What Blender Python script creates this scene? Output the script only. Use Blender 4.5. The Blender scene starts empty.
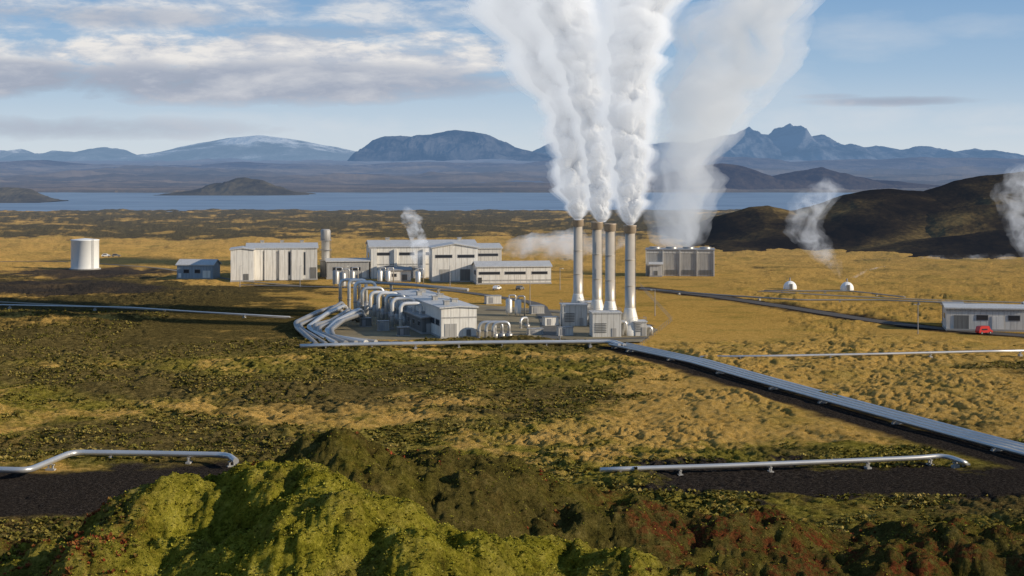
import bpy, math, random, time
import numpy as np
from mathutils import Vector, Matrix
T0=time.time()
random.seed(7); np.random.seed(7)
scene=bpy.context.scene
F=1624.0; H=44.0
def G(u,v,z=0.0):
    d=F*(H-z)/(v-170.0); return ((u-512)*d/F, d)

# ---------------------------------------------------------------- noise
def _h(ix,iy,iz,s):
    n=(ix.astype(np.int64)*374761393+iy.astype(np.int64)*668265263+iz.astype(np.int64)*2147483647+s*974634777)&0xffffffff
    n=((n^(n>>13))*1274126177)&0xffffffff
    n=((n^(n>>16))*2246822519)&0xffffffff
    return (n^(n>>15))&0xffffffff
def pn(x,y,s=0):
    ix=np.floor(x);iy=np.floor(y);fx=x-ix;fy=y-iy;ix=ix.astype(np.int64);iy=iy.astype(np.int64);z=np.zeros_like(ix)
    def g(a,b,dx,dy):
        an=_h(a,b,z,s)/4294967296.0*6.2831853
        return np.cos(an)*dx+np.sin(an)*dy
    u=fx*fx*fx*(fx*(fx*6-15)+10);v=fy*fy*fy*(fy*(fy*6-15)+10)
    a=g(ix,iy,fx,fy);b=g(ix+1,iy,fx-1,fy);c=g(ix,iy+1,fx,fy-1);d=g(ix+1,iy+1,fx-1,fy-1)
    return ((a+(b-a)*u)+((c+(d-c)*u)-(a+(b-a)*u))*v)*1.5
def fbm(x,y,o=4,s=0,r=0.5):
    t=0;a=1;n=0
    for i in range(o):
        t=t+a*pn(x,y,s+i*17);n+=a;a*=r;x=x*2.03+11.3;y=y*2.03-7.1
    return t/n*1.3
def ridged(x,y,o=4,s=0):
    t=0;a=1;n=0
    for i in range(o):
        t=t+a*(1-2*np.abs(pn(x,y,s+i*13)));n+=a;a*=.5;x=x*2.1+3.1;y=y*2.1+5.7
    return t/n
def cell3(p,s=0):
    b=np.floor(p).astype(np.int64);best=np.full(len(p),9.0)
    for i in(-1,0,1):
        for j in(-1,0,1):
            for k in(-1,0,1):
                cx=b[:,0]+i;cy=b[:,1]+j;cz=b[:,2]+k
                jx=_h(cx,cy,cz,s)/4294967296.0;jy=_h(cx,cy,cz,s+1)/4294967296.0;jz=_h(cx,cy,cz,s+2)/4294967296.0
                d=(cx+jx-p[:,0])**2+(cy+jy-p[:,1])**2+(cz+jz-p[:,2])**2
                best=np.minimum(best,d)
    return np.sqrt(best)
def cell2(x,y,s=0):
    bx=np.floor(x).astype(np.int64);by=np.floor(y).astype(np.int64);best=np.full(x.shape,9.0);z=np.zeros_like(bx)
    for i in(-1,0,1):
        for j in(-1,0,1):
            cx=bx+i;cy=by+j
            jx=_h(cx,cy,z,s)/4294967296.0;jy=_h(cx,cy,z,s+1)/4294967296.0
            best=np.minimum(best,(cx+jx-x)**2+(cy+jy-y)**2)
    return np.sqrt(best)
def capf(d): return np.sqrt(np.clip(1-d*d,0,1))
def ss(a,b,x):
    t=np.clip((x-a)/(b-a),0,1);return t*t*(3-2*t)

# ---------------------------------------------------------------- node helpers
class NT:
    def __init__(s,nt): s.nt=nt
    def n(s,t,ins=None,**k):
        nd=s.nt.nodes.new(t)
        for a,b in k.items(): setattr(nd,a,b)
        if ins:
            for key,val in ins.items():
                if isinstance(val,bpy.types.NodeSocket): s.nt.links.new(val,nd.inputs[key])
                else: nd.inputs[key].default_value=val
        return nd
    def m(s,op,a,b=0.0,c=0.0,clamp=False):
        nd=s.nt.nodes.new('ShaderNodeMath');nd.operation=op;nd.use_clamp=clamp
        for i,v in enumerate((a,b,c)):
            if isinstance(v,bpy.types.NodeSocket): s.nt.links.new(v,nd.inputs[i])
            else: nd.inputs[i].default_value=v
        return nd.outputs[0]
    def mix(s,f,a,b,mode='MIX'):
        nd=s.nt.nodes.new('ShaderNodeMix');nd.data_type='RGBA';nd.blend_type=mode
        for i,v in ((0,f),(6,a),(7,b)):
            if isinstance(v,bpy.types.NodeSocket): s.nt.links.new(v,nd.inputs[i])
            elif i==0: nd.inputs[0].default_value=v
            else: nd.inputs[i].default_value=(*v[:3],1)
        return nd.outputs[2]
    def ramp(s,f,st):
        nd=s.nt.nodes.new('ShaderNodeValToRGB');e=nd.color_ramp.elements
        while len(e)<len(st): e.new(0.5)
        for i,(p,c) in enumerate(st):
            e[i].position=p;e[i].color=(*c,1) if len(c)==3 else c
        s.nt.links.new(f,nd.inputs[0]);return nd.outputs[0]
    def noise(s,vec,scale,detail=4,rough=.55,dist=0):
        return s.n('ShaderNodeTexNoise',{'Vector':vec,'Scale':scale,'Detail':detail,'Roughness':rough,'Distortion':dist}).outputs[0]
    def out(s,sock,vol=None):
        o=s.nt.nodes.new('ShaderNodeOutputMaterial')
        if sock: s.nt.links.new(sock,o.inputs[0])
        if vol: s.nt.links.new(vol,o.inputs[1])
def newmat(name):
    m=bpy.data.materials.new(name);m.use_nodes=True;m.node_tree.nodes.clear();return m,NT(m.node_tree)
def simple(name,col,rough=.6,metal=0,var=.25,scale=.6,stripe=None,bump=0,sk=.45):
    m,t=newmat(name)
    co=t.n('ShaderNodeTexCoord').outputs['Object']
    n=t.noise(co,scale,6,.65)
    f=t.m('MULTIPLY_ADD',n,2*var,1-var)
    c=t.mix(1.0,col,t.n('ShaderNodeCombineColor',{0:f,1:f,2:f}).outputs[0],'MULTIPLY')
    if stripe:
        sp=t.n('ShaderNodeSeparateXYZ',{0:co})
        a=t.m('ADD',sp.outputs[0],sp.outputs[1])
        fr=t.m('FRACT',t.m('DIVIDE',a,stripe))
        k=t.m('LESS_THAN',fr,.14)
        c=t.mix(t.m('MULTIPLY',k,sk),c,(col[0]*.35,col[1]*.35,col[2]*.38))
        mp=t.n('ShaderNodeMapping',{'Vector':co,'Scale':(1.2,1.2,.12)}).outputs[0]
        st=t.noise(mp,1.5,4,.6)
        c=t.mix(t.m('MULTIPLY',t.m('SUBTRACT',st,.45,clamp=True),1.8),c,(col[0]*.5,col[1]*.46,col[2]*.40))
    b=t.n('ShaderNodeBsdfPrincipled',{'Base Color':c,'Roughness':rough,'Metallic':metal})
    if bump:
        bn=t.n('ShaderNodeBump',{'Height':t.noise(co,scale*8,5),'Strength':bump,'Distance':.05})
        t.nt.links.new(bn.outputs[0],b.inputs['Normal'])
    t.out(b.outputs[0]);return m
M={}
M['clad']=simple('grey_cladding',(.58,.565,.53),.55,0,.14,.3,stripe=1.6,sk=.35)
M['cladwhite']=simple('pale_cladding',(.74,.715,.66),.55,0,.12,.3,stripe=2.4,sk=.35)
M['cladblue']=simple('blue_grey_cladding',(.30,.36,.42),.5,0,.12,.3,stripe=1.2)
M['cladmid']=simple('mid_grey_cladding',(.38,.37,.35),.55,0,.18,.4,stripe=1.4,sk=.4)
M['claddark']=simple('dark_grey_cladding',(.17,.168,.16),.6,0,.2,.4,stripe=1.3)
M['roof']=simple('roof_sheet',(.56,.555,.54),.5,.1,.14,.25,stripe=.9,sk=.3)
M['roofd']=simple('roof_sheet_dark',(.32,.32,.32),.5,.1,.15,.25,stripe=.9,sk=.35)
M['glass']=simple('window_glass',(.03,.035,.045),.15,0,.2,1)
M['dark']=simple('dark_recess',(.05,.05,.05),.8,0,.2,1)
M['alu']=simple('aluminium_pipe',(.60,.59,.57),.36,.65,.22,.35)
M['alubright']=simple('bright_pipe_cladding',(.72,.71,.69),.38,.35,.15,.5)
M['aludull']=simple('dull_pipe_cladding',(.34,.33,.315),.42,.55,.3,.35)
M['steel']=simple('stack_steel',(.52,.47,.40),.42,.3,.22,.35)
M['steelpale']=simple('stack_foot_cladding',(.66,.64,.59),.45,.1,.15,.5)
M['collar']=simple('stack_collar',(.36,.29,.22),.55,.2,.2,1)
M['concrete']=simple('concrete',(.34,.33,.31),.85,0,.2,.6,bump=.3)
M['asphalt']=simple('asphalt',(.085,.08,.072),.9,0,.3,.4,bump=.4)
M['gravelroad']=simple('gravel_track',(.060,.050,.043),.95,0,.5,.7,bump=.8)
M['paleroad']=simple('pale_track',(.20,.165,.115),.95,0,.3,.4,bump=.6)
M['yard']=simple('yard_gravel',(.20,.16,.09),.95,0,.9,.10,bump=.6)
M['white']=simple('white_paint',(.78,.78,.76),.45,0,.06,.4)
M['red']=simple('red_paint',(.5,.03,.025),.3,0,.08,1)
M['tyre']=simple('tyre_rubber',(.02,.02,.02),.8)
M['galv']=simple('galvanised_steel',(.3,.3,.31),.5,.5,.2,1)
M['lamp']=simple('lamp_glass',(.7,.7,.65),.3)

# ---------------------------------------------------------------- mesh helpers
def link(o): scene.collection.objects.link(o)
def mkobj(name,verts,faces,mat,parent=None,smooth=False):
    me=bpy.data.meshes.new(name);me.from_pydata([tuple(v) for v in verts],[],faces);me.update()
    o=bpy.data.objects.new(name,me);link(o)
    if mat: me.materials.append(mat)
    if smooth: me.polygons.foreach_set('use_smooth',[True]*len(me.polygons))
    if parent: o.parent=parent
    return o
def grid_obj(name,X,Y,Z,mat,cols=None,wrap=False):
    r,c=X.shape
    v=np.stack([X,Y,Z],-1).reshape(-1,3).astype(np.float32)
    cc=c if wrap else c-1
    i=np.arange(r-1)[:,None]*c;j=np.arange(cc)[None,:];j2=(j+1)%c
    q=np.stack([i+j,i+j2,i+c+j2,i+c+j],-1).reshape(-1,4).astype(np.int32)
    me=bpy.data.meshes.new(name)
    me.vertices.add(len(v));me.vertices.foreach_set('co',v.ravel())
    me.loops.add(q.size);me.loops.foreach_set('vertex_index',q.ravel())
    me.polygons.add(len(q));me.polygons.foreach_set('loop_start',np.arange(len(q),dtype=np.int32)*4)
    me.polygons.foreach_set('use_smooth',np.ones(len(q),dtype=bool))
    me.update(calc_edges=True)
    if cols:
        for nm,a in cols.items():
            at=me.color_attributes.new(nm,'FLOAT_COLOR','POINT');at.data.foreach_set('color',a.reshape(-1,4).astype(np.float32).ravel())
    me.materials.append(mat)
    o=bpy.data.objects.new(name,me);link(o);return o
class MB:
    def __init__(s): s.v=[];s.f=[]
    def box(s,cx,cy,z0,sx,sy,sz,rot=0):
        b=len(s.v);c,sn=math.cos(rot),math.sin(rot)
        for z in(z0,z0+sz):
            for dx,dy in((-1,-1),(1,-1),(1,1),(-1,1)):
                x=dx*sx/2;y=dy*sy/2
                s.v.append((cx+x*c-y*sn,cy+x*sn+y*c,z))
        s.f+=[[b+i for i in q] for q in((3,2,1,0),(4,5,6,7),(0,1,5,4),(1,2,6,5),(2,3,7,6),(3,0,4,7))];return s
    def cyl(s,p0,p1,r0,r1=None,seg=16,cap=True):
        r1=r0 if r1 is None else r1
        p0=Vector(p0);p1=Vector(p1);d=(p1-p0).normalized()
        a=d.orthogonal().normalized();bb=d.cross(a);b=len(s.v)
        for p,r in((p0,r0),(p1,r1)):
            for i in range(seg):
                t=2*math.pi*i/seg;s.v.append(tuple(p+a*math.cos(t)*r+bb*math.sin(t)*r))
        for i in range(seg):
            j=(i+1)%seg;s.f.append([b+i,b+j,b+seg+j,b+seg+i])
        if cap: s.f.append([b+i for i in range(seg)][::-1]);s.f.append([b+seg+i for i in range(seg)])
        return s
    def lathe(s,cx,cy,prof,seg=24):
        b=len(s.v)
        for r,z in prof:
            for i in range(seg):
                t=2*math.pi*i/seg;s.v.append((cx+r*math.cos(t),cy+r*math.sin(t),z))
        for k in range(len(prof)-1):
            for i in range(seg):
                j=(i+1)%seg;s.f.append([b+k*seg+i,b+k*seg+j,b+(k+1)*seg+j,b+(k+1)*seg+i])
        s.f.append([b+(len(prof)-1)*seg+i for i in range(seg)]);return s
    def poly(s,pts,faces):
        b=len(s.v);s.v+=pts;s.f+=[[b+i for i in f] for f in faces];return s
    def sweep(s,pts,r,seg=14,fil=1.5,ring=None):
        P=[Vector(p) for p in pts];path=[P[0]]
        for i in range(1,len(P)-1):
            a=(P[i-1]-P[i]);c=(P[i+1]-P[i]);q=min(fil,a.length*.45,c.length*.45)
            A=P[i]+a.normalized()*q;C=P[i]+c.normalized()*q
            for k in range(7):
                t=k/6;path.append(A*(1-t)**2+P[i]*2*t*(1-t)+C*t*t)
        path.append(P[-1])
        out=[(p,r) for p in path]
        b=len(s.v);n=len(out);pa=None
        for i,(p,rr) in enumerate(out):
            d=(out[min(i+1,n-1)][0]-out[max(i-1,0)][0]).normalized()
            if pa is None: pa=d.orthogonal().normalized()
            pa=(pa-d*pa.dot(d)).normalized();q=d.cross(pa)
            for k in range(seg):
                t=2*math.pi*k/seg;s.v.append(tuple(p+pa*math.cos(t)*rr+q*math.sin(t)*rr))
        for i in range(n-1):
            for k in range(seg):
                j=(k+1)%seg;s.f.append([b+i*seg+k,b+i*seg+j,b+(i+1)*seg+j,b+(i+1)*seg+k])
        s.f.append([b+k for k in range(seg)][::-1]);s.f.append([b+(n-1)*seg+k for k in range(seg)])
        return s
    def obj(s,name,mat,parent=None,smooth=False):
        o=mkobj(name,s.v,s.f,mat,parent,False)
        if smooth: o.data.polygons.foreach_set('use_smooth',[len(p.vertices)==4 for p in o.data.polygons])
        return o
def thing(name,label,cat,x,y,z=0,rot=0,group=None):
    e=bpy.data.objects.new(name,None);link(e);e.location=(x,y,z);e.rotation_euler=(0,0,rot);e.empty_display_size=.5
    e['label']=label;e['category']=cat
    if group: e['group']=group
    return e
def dup(top,x,y,rot=None,z=0):
    n=top.copy();link(n);n.location=(x,y,z)
    if rot is not None:n.rotation_euler=(0,0,rot)
    for c in list(top.children):
        k=c.copy();link(k);k.parent=n
    return n

# ---------------------------------------------------------------- layout lines
R15=math.radians(15.5)
roads={
 'east':([G(1040,337),G(960,331),G(880,322),G(800,309),G(720,297),G(640,288)],6,'gravelroad'),
 'east2':([G(1040,303),G(930,300),G(840,296),G(760,291)],4,'paleroad'),
 'west':([G(-40,300),G(80,306),G(180,311),G(290,318)],4,'paleroad'),
 'far':([G(-30,262),G(60,261),G(160,268),G(240,281),G(300,286)],3,'paleroad'),
}
WELL=[G(1060,486),G(960,481),G(840,480),G(730,482)]
SERV=[G(1060,472),G(960,446),G(860,419),G(760,389),G(700,370),G(618,348)]
LAVA=[G(-60,292),G(20,287),G(75,291)]
def pdist(x,y,pts):
    best=np.full(x.shape,1e9)
    for (ax,ay),(bx,by) in zip(pts[:-1],pts[1:]):
        dx,dy=bx-ax,by-ay;t=np.clip(((x-ax)*dx+(y-ay)*dy)/(dx*dx+dy*dy),0,1)
        best=np.minimum(best,(x-ax-t*dx)**2+(y-ay-t*dy)**2)
    return np.sqrt(best)
PADL=[G(-30,490),G(60,492),G(200,484)]
r1x=[-60,-30,-24.1,-20.6,-16.5,-12.4,-10.1,-6.5,-2.5,2.8,7,11,16.8,22.7,30,60]
r1z=[21.2,22.0,23.0,24.2,25.4,26.1,26.0,25.3,24.2,22.6,21.2,20.0,19.2,19.4,20.0,21.0]
r2x=[-80,-42.5,-32.6,-26.8,-23.4,-20.1,-16.8,-12.6,-6.8,.7,7.3,17.3,28,42.5,80]
r2z=[12,12.0,13.4,15.6,18.2,20.5,21.5,21.2,20.1,18.4,16.8,14.6,13.2,13.2,13.8]
YARD=[G(300,345),G(642,342),G(658,330),G(628,313),G(540,309),G(470,304),G(356,311)]
def flatmask(x,y):
    f=ss(100,80,np.abs(x+10))*ss(412,424,y)*ss(720,690,y)
    for pts,w,_ in roads.values(): f=np.maximum(f,ss(w*.5+5,w*.5+1.5,pdist(x,y,pts)))
    f=np.maximum(f,.85*ss(22,14,pdist(x,y,PADL)));f=np.maximum(f,.75*ss(14,5,pdist(x,y,WELL)));f=np.maximum(f,.9*ss(9,4,pdist(x,y,SERV)))
    for (cx,cy),r in ((G(84,270),14),(G(195,278),14),(G(985,330),26),(G(790,288),8),(G(847,289),8),(G(680,276),30)):
        f=np.maximum(f,ss(r+8,r,np.hypot(x-cx,y-cy)))
    return f
CAV=[None]
def terrain(x,y):
    wx=x+2.4*fbm(x/12,y/12,3,5);wy=y+7*fbm(x/20,y/22,3,9)
    a=np.interp(wx,r1x,r1z);b=np.interp(wx,r2x,r2z)
    ys=[0,45,74,93,114,135,182]
    vs=[41+0*x,22+0*x,a-8,a,np.minimum(a,b)-5,b,0*x]
    z=np.zeros_like(x)
    for i in range(len(ys)-1):
        t=np.clip((wy-ys[i])/(ys[i+1]-ys[i]),0,1);t=t*t*(3-2*t)
        m=(wy>=ys[i])&(wy<ys[i+1]);z=np.where(m,vs[i]+(vs[i+1]-vs[i])*t,z)
    z=np.where(wy<0,41,z)
    hill=ss(182,160,wy);near=ss(900,300,y)
    fl=flatmask(x,y)
    wq=.45*fbm(x/1.3,y/1.3,2,3);wr=.6*fbm(x/5,y/5,3,7)
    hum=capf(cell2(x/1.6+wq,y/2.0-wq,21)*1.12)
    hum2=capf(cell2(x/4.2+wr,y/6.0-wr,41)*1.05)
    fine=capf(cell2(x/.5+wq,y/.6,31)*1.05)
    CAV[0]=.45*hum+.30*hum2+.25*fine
    z=z+hill*(2.2*fbm(x/9,y/13,3,51,.5)+hum*.8+hum2*1.8+fine*.2-2.6+.4*fbm(x/1.5,y/1.5,6,77,.65))
    plain=(1-hill)*(1-fl)
    hp=capf(cell2(x/3.6+wr,y/5.2-wr,43)*1.05)
    z=z+plain*((.2+.9*near)*(hp*1.0+hum*.8+fine*.25-1.4)*(.4+1.0*ss(-.3,.3,fbm(x/50,y/50,3,66)))+2.0*fbm(x/36,y/36,6,61,.62)*ss(190,260,y)-.1)
    z=z+(1-fl)*ss(700,1000,y)*2.8*fbm(x/60,y/45,5,88,.6)
    w=y+60*fbm(x/420,y/900,4,101)
    lake=ss(1850,1960,w)*ss(3420,3330,y+90*fbm(x/300,0*y+3,4,111))
    z=z*(1-lake)-12*lake-2.0*ss(1500,1900,y)*(1-ss(3300,3400,y))*(1-lake)
    far=np.interp(y,[0,3350,3550,5000,8000,14500],[0,0,4,8,36,112])
    z=z+far+ss(3500,5200,y)*(40*fbm(x/900,y/700,5,131,.6)+16*ridged(x/500,y/500,3,141))
    return z-.06*fl
t0=np.linspace(-.48,.48,1300)
rows=np.concatenate([np.geomspace(6,60,50)[:-1],np.geomspace(60,150,440)[:-1],np.geomspace(150,430,640)[:-1],np.geomspace(430,900,180)[:-1],np.geomspace(900,14500,240)])
Tt,Yy=np.meshgrid(t0,rows);Xx=Tt*(Yy+50)
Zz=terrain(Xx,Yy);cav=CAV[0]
def covers(Xx,Yy):
    U=Xx/Yy*F+512;V=170+F*H/Yy
    st=fbm(Xx/45,Yy/45,5,201,.6);st2=fbm(Xx/9,Yy/9,5,211,.6);stb=fbm(Xx/160,Yy/110,4,221)
    g=np.interp(V,[180,205,212,236,241,272,285,330,345,385,400,425,452,480,576],[.1,.15,.22,.30,1.1,1.1,1.05,.95,.25,.10,.26,.34,.20,.10,.05])
    g=g+np.where(V>275,.62,0)*ss(560,680,U)*ss(470,430,V)*(1-.35*ss(385,440,V))
    g=g-.75*ss(370,240,U)*ss(266,284,V)*ss(350,325,V)+.18*ss(200,300,U)*ss(380,400,V)*ss(450,420,V)
    g=g+st*.75+st2*.40+stb*.35
    g=ss(.32,.76,g)*ss(165,185,Yy)
    return U,V,st,st2,stb,g
U,V,st,st2,stb,g=covers(Xx,Yy)
hillm=ss(185,165,Yy)
xs1=Xx+3*st2
left=ss(-19,-26,xs1)*ss(60,66,Yy)
right=ss(5,13,xs1)
moss1=np.clip(1.0+.25*st2-.45*left-.45*right+.6*ss(-.05,.35,st2+.4*st)*np.maximum(left,right),0,1)
moss2=np.clip(.24+.8*np.maximum(st2,0),0,1)
rid2=ss(104,112,Yy)
moss=hillm*(moss1*(1-rid2)+moss2*rid2)
moss=np.maximum(moss,(1-hillm)*(.6*ss(-.15,.3,stb+.6*st)*ss(460,330,Yy)))
grav=ss(20,14,pdist(Xx,Yy,PADL)+7*st2)
pts,w,_=roads['east'];grav=np.maximum(grav,ss(w*.5+5,w*.5+1,pdist(Xx,Yy,pts)+3*st2))
grav=np.maximum(grav,ss(14,10,pdist(Xx,Yy,WELL)+10*st2))
grav=np.maximum(grav,ss(6.5,3,pdist(Xx,Yy,SERV)+2*st2))
grav=np.maximum(grav,.9*ss(40,24,pdist(Xx,Yy,LAVA)+24*st))
cx,cy=G(98,272);grav=np.maximum(grav,.95*ss(34,20,np.hypot((Xx-cx)*.7,(Yy-cy)*.8)+10*st2))
far=ss(3200,3500,Yy)
red=ss(-.1,.3,fbm(Xx/5,Yy/5,5,301,.65)+.25*st+.0)*np.clip(hillm*(.1+.9*np.maximum(left,right))+.3*ss(260,190,Yy)*(1-hillm),0,1)
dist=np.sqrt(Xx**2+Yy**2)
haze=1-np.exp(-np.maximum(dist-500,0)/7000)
one=np.ones_like(g)
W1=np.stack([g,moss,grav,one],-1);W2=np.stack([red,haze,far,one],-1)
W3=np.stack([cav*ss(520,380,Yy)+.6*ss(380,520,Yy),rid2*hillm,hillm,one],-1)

m,t=newmat('ground_cover')
co=t.n('ShaderNodeTexCoord').outputs['Object']
a1=t.n('ShaderNodeSeparateColor',{0:t.n('ShaderNodeAttribute',attribute_name='w1').outputs['Color']})
a2=t.n('ShaderNodeSeparateColor',{0:t.n('ShaderNodeAttribute',attribute_name='w2').outputs['Color']})
a3=t.n('ShaderNodeSeparateColor',{0:t.n('ShaderNodeAttribute',attribute_name='w3').outputs['Color']})
nf=t.noise(co,4.0,8,.78);nm=t.noise(co,.75,9,.78);nl=t.noise(co,.05,6,.65)
mixn=t.m('ADD',t.m('ADD',t.m('MULTIPLY',nf,.45),t.m('MULTIPLY',nm,.55)),t.m('MULTIPLY',t.m('SUBTRACT',a3.outputs[0],.6),.18))  # hollows slide down the colour ramps: crevice shade painted into the ground cover
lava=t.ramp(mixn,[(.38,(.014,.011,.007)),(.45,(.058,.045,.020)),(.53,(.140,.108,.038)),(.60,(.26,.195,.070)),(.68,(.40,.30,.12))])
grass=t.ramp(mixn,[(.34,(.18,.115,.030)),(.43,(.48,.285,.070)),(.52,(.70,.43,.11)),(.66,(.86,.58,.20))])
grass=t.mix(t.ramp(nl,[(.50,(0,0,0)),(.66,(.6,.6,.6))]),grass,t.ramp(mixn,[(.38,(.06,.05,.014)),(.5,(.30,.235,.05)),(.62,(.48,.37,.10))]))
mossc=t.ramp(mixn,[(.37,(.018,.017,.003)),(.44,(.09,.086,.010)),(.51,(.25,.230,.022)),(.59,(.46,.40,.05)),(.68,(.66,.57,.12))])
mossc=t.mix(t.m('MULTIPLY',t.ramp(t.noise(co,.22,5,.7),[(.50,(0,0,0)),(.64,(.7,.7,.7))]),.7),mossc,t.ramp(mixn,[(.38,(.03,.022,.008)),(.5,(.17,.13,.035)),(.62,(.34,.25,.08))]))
gravc=t.ramp(t.noise(co,2.0,9,.85),[(.38,(.012,.010,.009)),(.5,(.042,.035,.031)),(.64,(.13,.11,.095))])
redc=t.ramp(nf,[(.35,(.06,.018,.010)),(.65,(.34,.085,.035))])
farc=t.ramp(t.noise(co,.0025,8,.65),[(.38,(.05,.045,.045)),(.5,(.11,.085,.07)),(.6,(.20,.15,.11))])
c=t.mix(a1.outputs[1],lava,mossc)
gm=t.m('ADD',a1.outputs[0],t.m('MULTIPLY',t.m('SUBTRACT',nm,.5),t.m('MULTIPLY',t.m('MULTIPLY',a1.outputs[0],t.m('SUBTRACT',1,a1.outputs[0])),11)),clamp=True)
c=t.mix(gm,c,grass)
sh=t.ramp(t.noise(co,.8,7,.75),[(.555,(0,0,0)),(.61,(.8,.8,.8))])
c=t.mix(t.m('MULTIPLY',t.m('MULTIPLY',sh,t.m('SUBTRACT',.6,t.m('MULTIPLY',a1.outputs[0],.4))),t.m('SUBTRACT',1,t.m('MULTIPLY',a3.outputs[2],.7))),c,(.040,.034,.012))
c=t.mix(t.m('MULTIPLY',a3.outputs[1],.45),c,(.035,.030,.011))
rf=t.m('MULTIPLY',a2.outputs[0],t.ramp(t.noise(co,1.3,6,.7),[(.46,(0,0,0)),(.54,(1,1,1))]))
c=t.mix(t.m('MULTIPLY',rf,.85),c,redc)
c=t.mix(a1.outputs[2],c,gravc)
c=t.mix(a2.outputs[2],c,farc)
bh=t.m('ADD',t.m('MULTIPLY',nf,.55),nm)
bp=t.n('ShaderNodeBump',{'Height':bh,'Strength':1,'Distance':1.5})
df=t.n('ShaderNodeBsdfDiffuse',{'Color':c,'Normal':bp.outputs[0],'Roughness':.6})
em=t.n('ShaderNodeEmission',{'Color':(.19,.28,.44,1),'Strength':1.0})  # aerial haze painted in as bluish emission, growing with distance
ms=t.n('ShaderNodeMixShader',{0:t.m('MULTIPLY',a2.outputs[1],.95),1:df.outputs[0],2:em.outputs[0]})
t.out(ms.outputs[0])
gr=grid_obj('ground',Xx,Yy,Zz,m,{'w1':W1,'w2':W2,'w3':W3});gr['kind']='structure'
print('terrain',time.time()-T0)
rs=np.random.RandomState(5)
def tufts(name,label,tx,ty,s0,s1,K,flat,colramp,mulsc,dk=.8):
    tz=terrain(tx[None,:],ty[None,:])[0];n_=len(tx)
    sz=rs.uniform(s0,s1,n_)
    az=rs.uniform(0,6.283,(n_,K));el=rs.uniform(.15,1.4,(n_,K));ln=sz[:,None]*rs.uniform(.6,1.3,(n_,K))
    dx=np.cos(az)*np.cos(el);dy=np.sin(az)*np.cos(el);dz=np.sin(el)*flat;px_=-np.sin(az);py_=np.cos(az);w_=ln*.34
    B=np.stack([tx[:,None]+dx*0,ty[:,None]+0*dx,tz[:,None]-.04+0*dx],-1)
    mid=B+np.stack([dx,dy,dz],-1)*(ln*.6)[...,None];sd=np.stack([px_,py_,0*px_],-1)*w_[...,None];tip=B+np.stack([dx,dy,dz],-1)*ln[...,None]
    vv=np.stack([B,mid+sd,tip,mid-sd],2).reshape(-1,3).astype(np.float32)
    nq=n_*K;me=bpy.data.meshes.new(name)
    me.vertices.add(len(vv));me.vertices.foreach_set('co',vv.ravel())
    me.loops.add(nq*4);me.loops.foreach_set('vertex_index',np.arange(nq*4,dtype=np.int32))
    me.polygons.add(nq);me.polygons.foreach_set('loop_start',np.arange(nq,dtype=np.int32)*4);me.update(calc_edges=True)
    m,t=newmat(name+'_leaves')
    co=t.n('ShaderNodeTexCoord').outputs['Object']
    c=t.ramp(t.noise(co,mulsc,6,.75),colramp)
    c=t.mix(t.m('MULTIPLY',t.noise(co,3,3),dk),c,(.03,.025,.010))
    t.out(t.n('ShaderNodeBsdfDiffuse',{'Color':c}).outputs[0]);me.materials.append(m)
    o=bpy.data.objects.new(name,me);link(o);o['kind']='stuff';o['label']=label;o['category']='plants'
N=16000
ty=np.exp(rs.uniform(np.log(62),np.log(200),N*3));tx=(rs.uniform(-.42,.42,N*3))*(ty+20)
lr=np.maximum(ss(-17,-24,tx),ss(2,10,tx));dn=fbm(tx/6,ty/6,4,301,.65)+.4*rs.rand(N*3)+1.0*np.where(ty<115,lr,.45);keep=np.argsort(-dn)[:N];tx=tx[keep];ty=ty[keep]
fm=flatmask(tx,ty)<.3
tufts('heather_tufts','rust and olive heather tufts covering the near mossy slopes',tx[fm],ty[fm],.12,.28,9,1.0,[(.38,(.08,.07,.02)),(.46,(.20,.14,.04)),(.52,(.30,.10,.035)),(.60,(.38,.07,.03))],.25,.6)
N=60000
ty=np.exp(rs.uniform(np.log(70),np.log(150),N*2));tx=(rs.uniform(-.40,.34,N*2))*(ty+10)
dn=.8*rs.rand(N*2)+.5*fbm(tx/3,ty/3,4,501,.65)+.6*ss(110,100,ty)*ss(12,4,tx)*ss(-27,-20,tx);keep=np.argsort(-dn)[:N];tx=tx[keep];ty=ty[keep]
tufts('moss_cushions','yellow green moss sprigs covering the near hummock',tx,ty,.07,.17,6,.8,[(.36,(.07,.075,.010)),(.44,(.20,.20,.02)),(.54,(.42,.38,.05)),(.64,(.55,.47,.10))],1.1,.55)
N=30000
ty=np.exp(rs.uniform(np.log(185),np.log(520),N*3));tx=(rs.uniform(-.40,.40,N*3))*(ty+20)
gg=covers(tx,ty)[5];dn=.35*rs.rand(N*3)+1.2*fbm(tx/22,ty/22,5,401,.6)-.8*gg;keep=np.argsort(-dn)[:N];tx=tx[keep];ty=ty[keep]
fm=flatmask(tx,ty)<.25
tufts('moss_tussocks','olive and brown moss tussocks dotting the lava plain',tx[fm],ty[fm],.28,.75,7,.7,[(.36,(.07,.065,.015)),(.44,(.17,.15,.03)),(.52,(.27,.22,.05)),(.62,(.43,.32,.10))],.12,.6)

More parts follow.
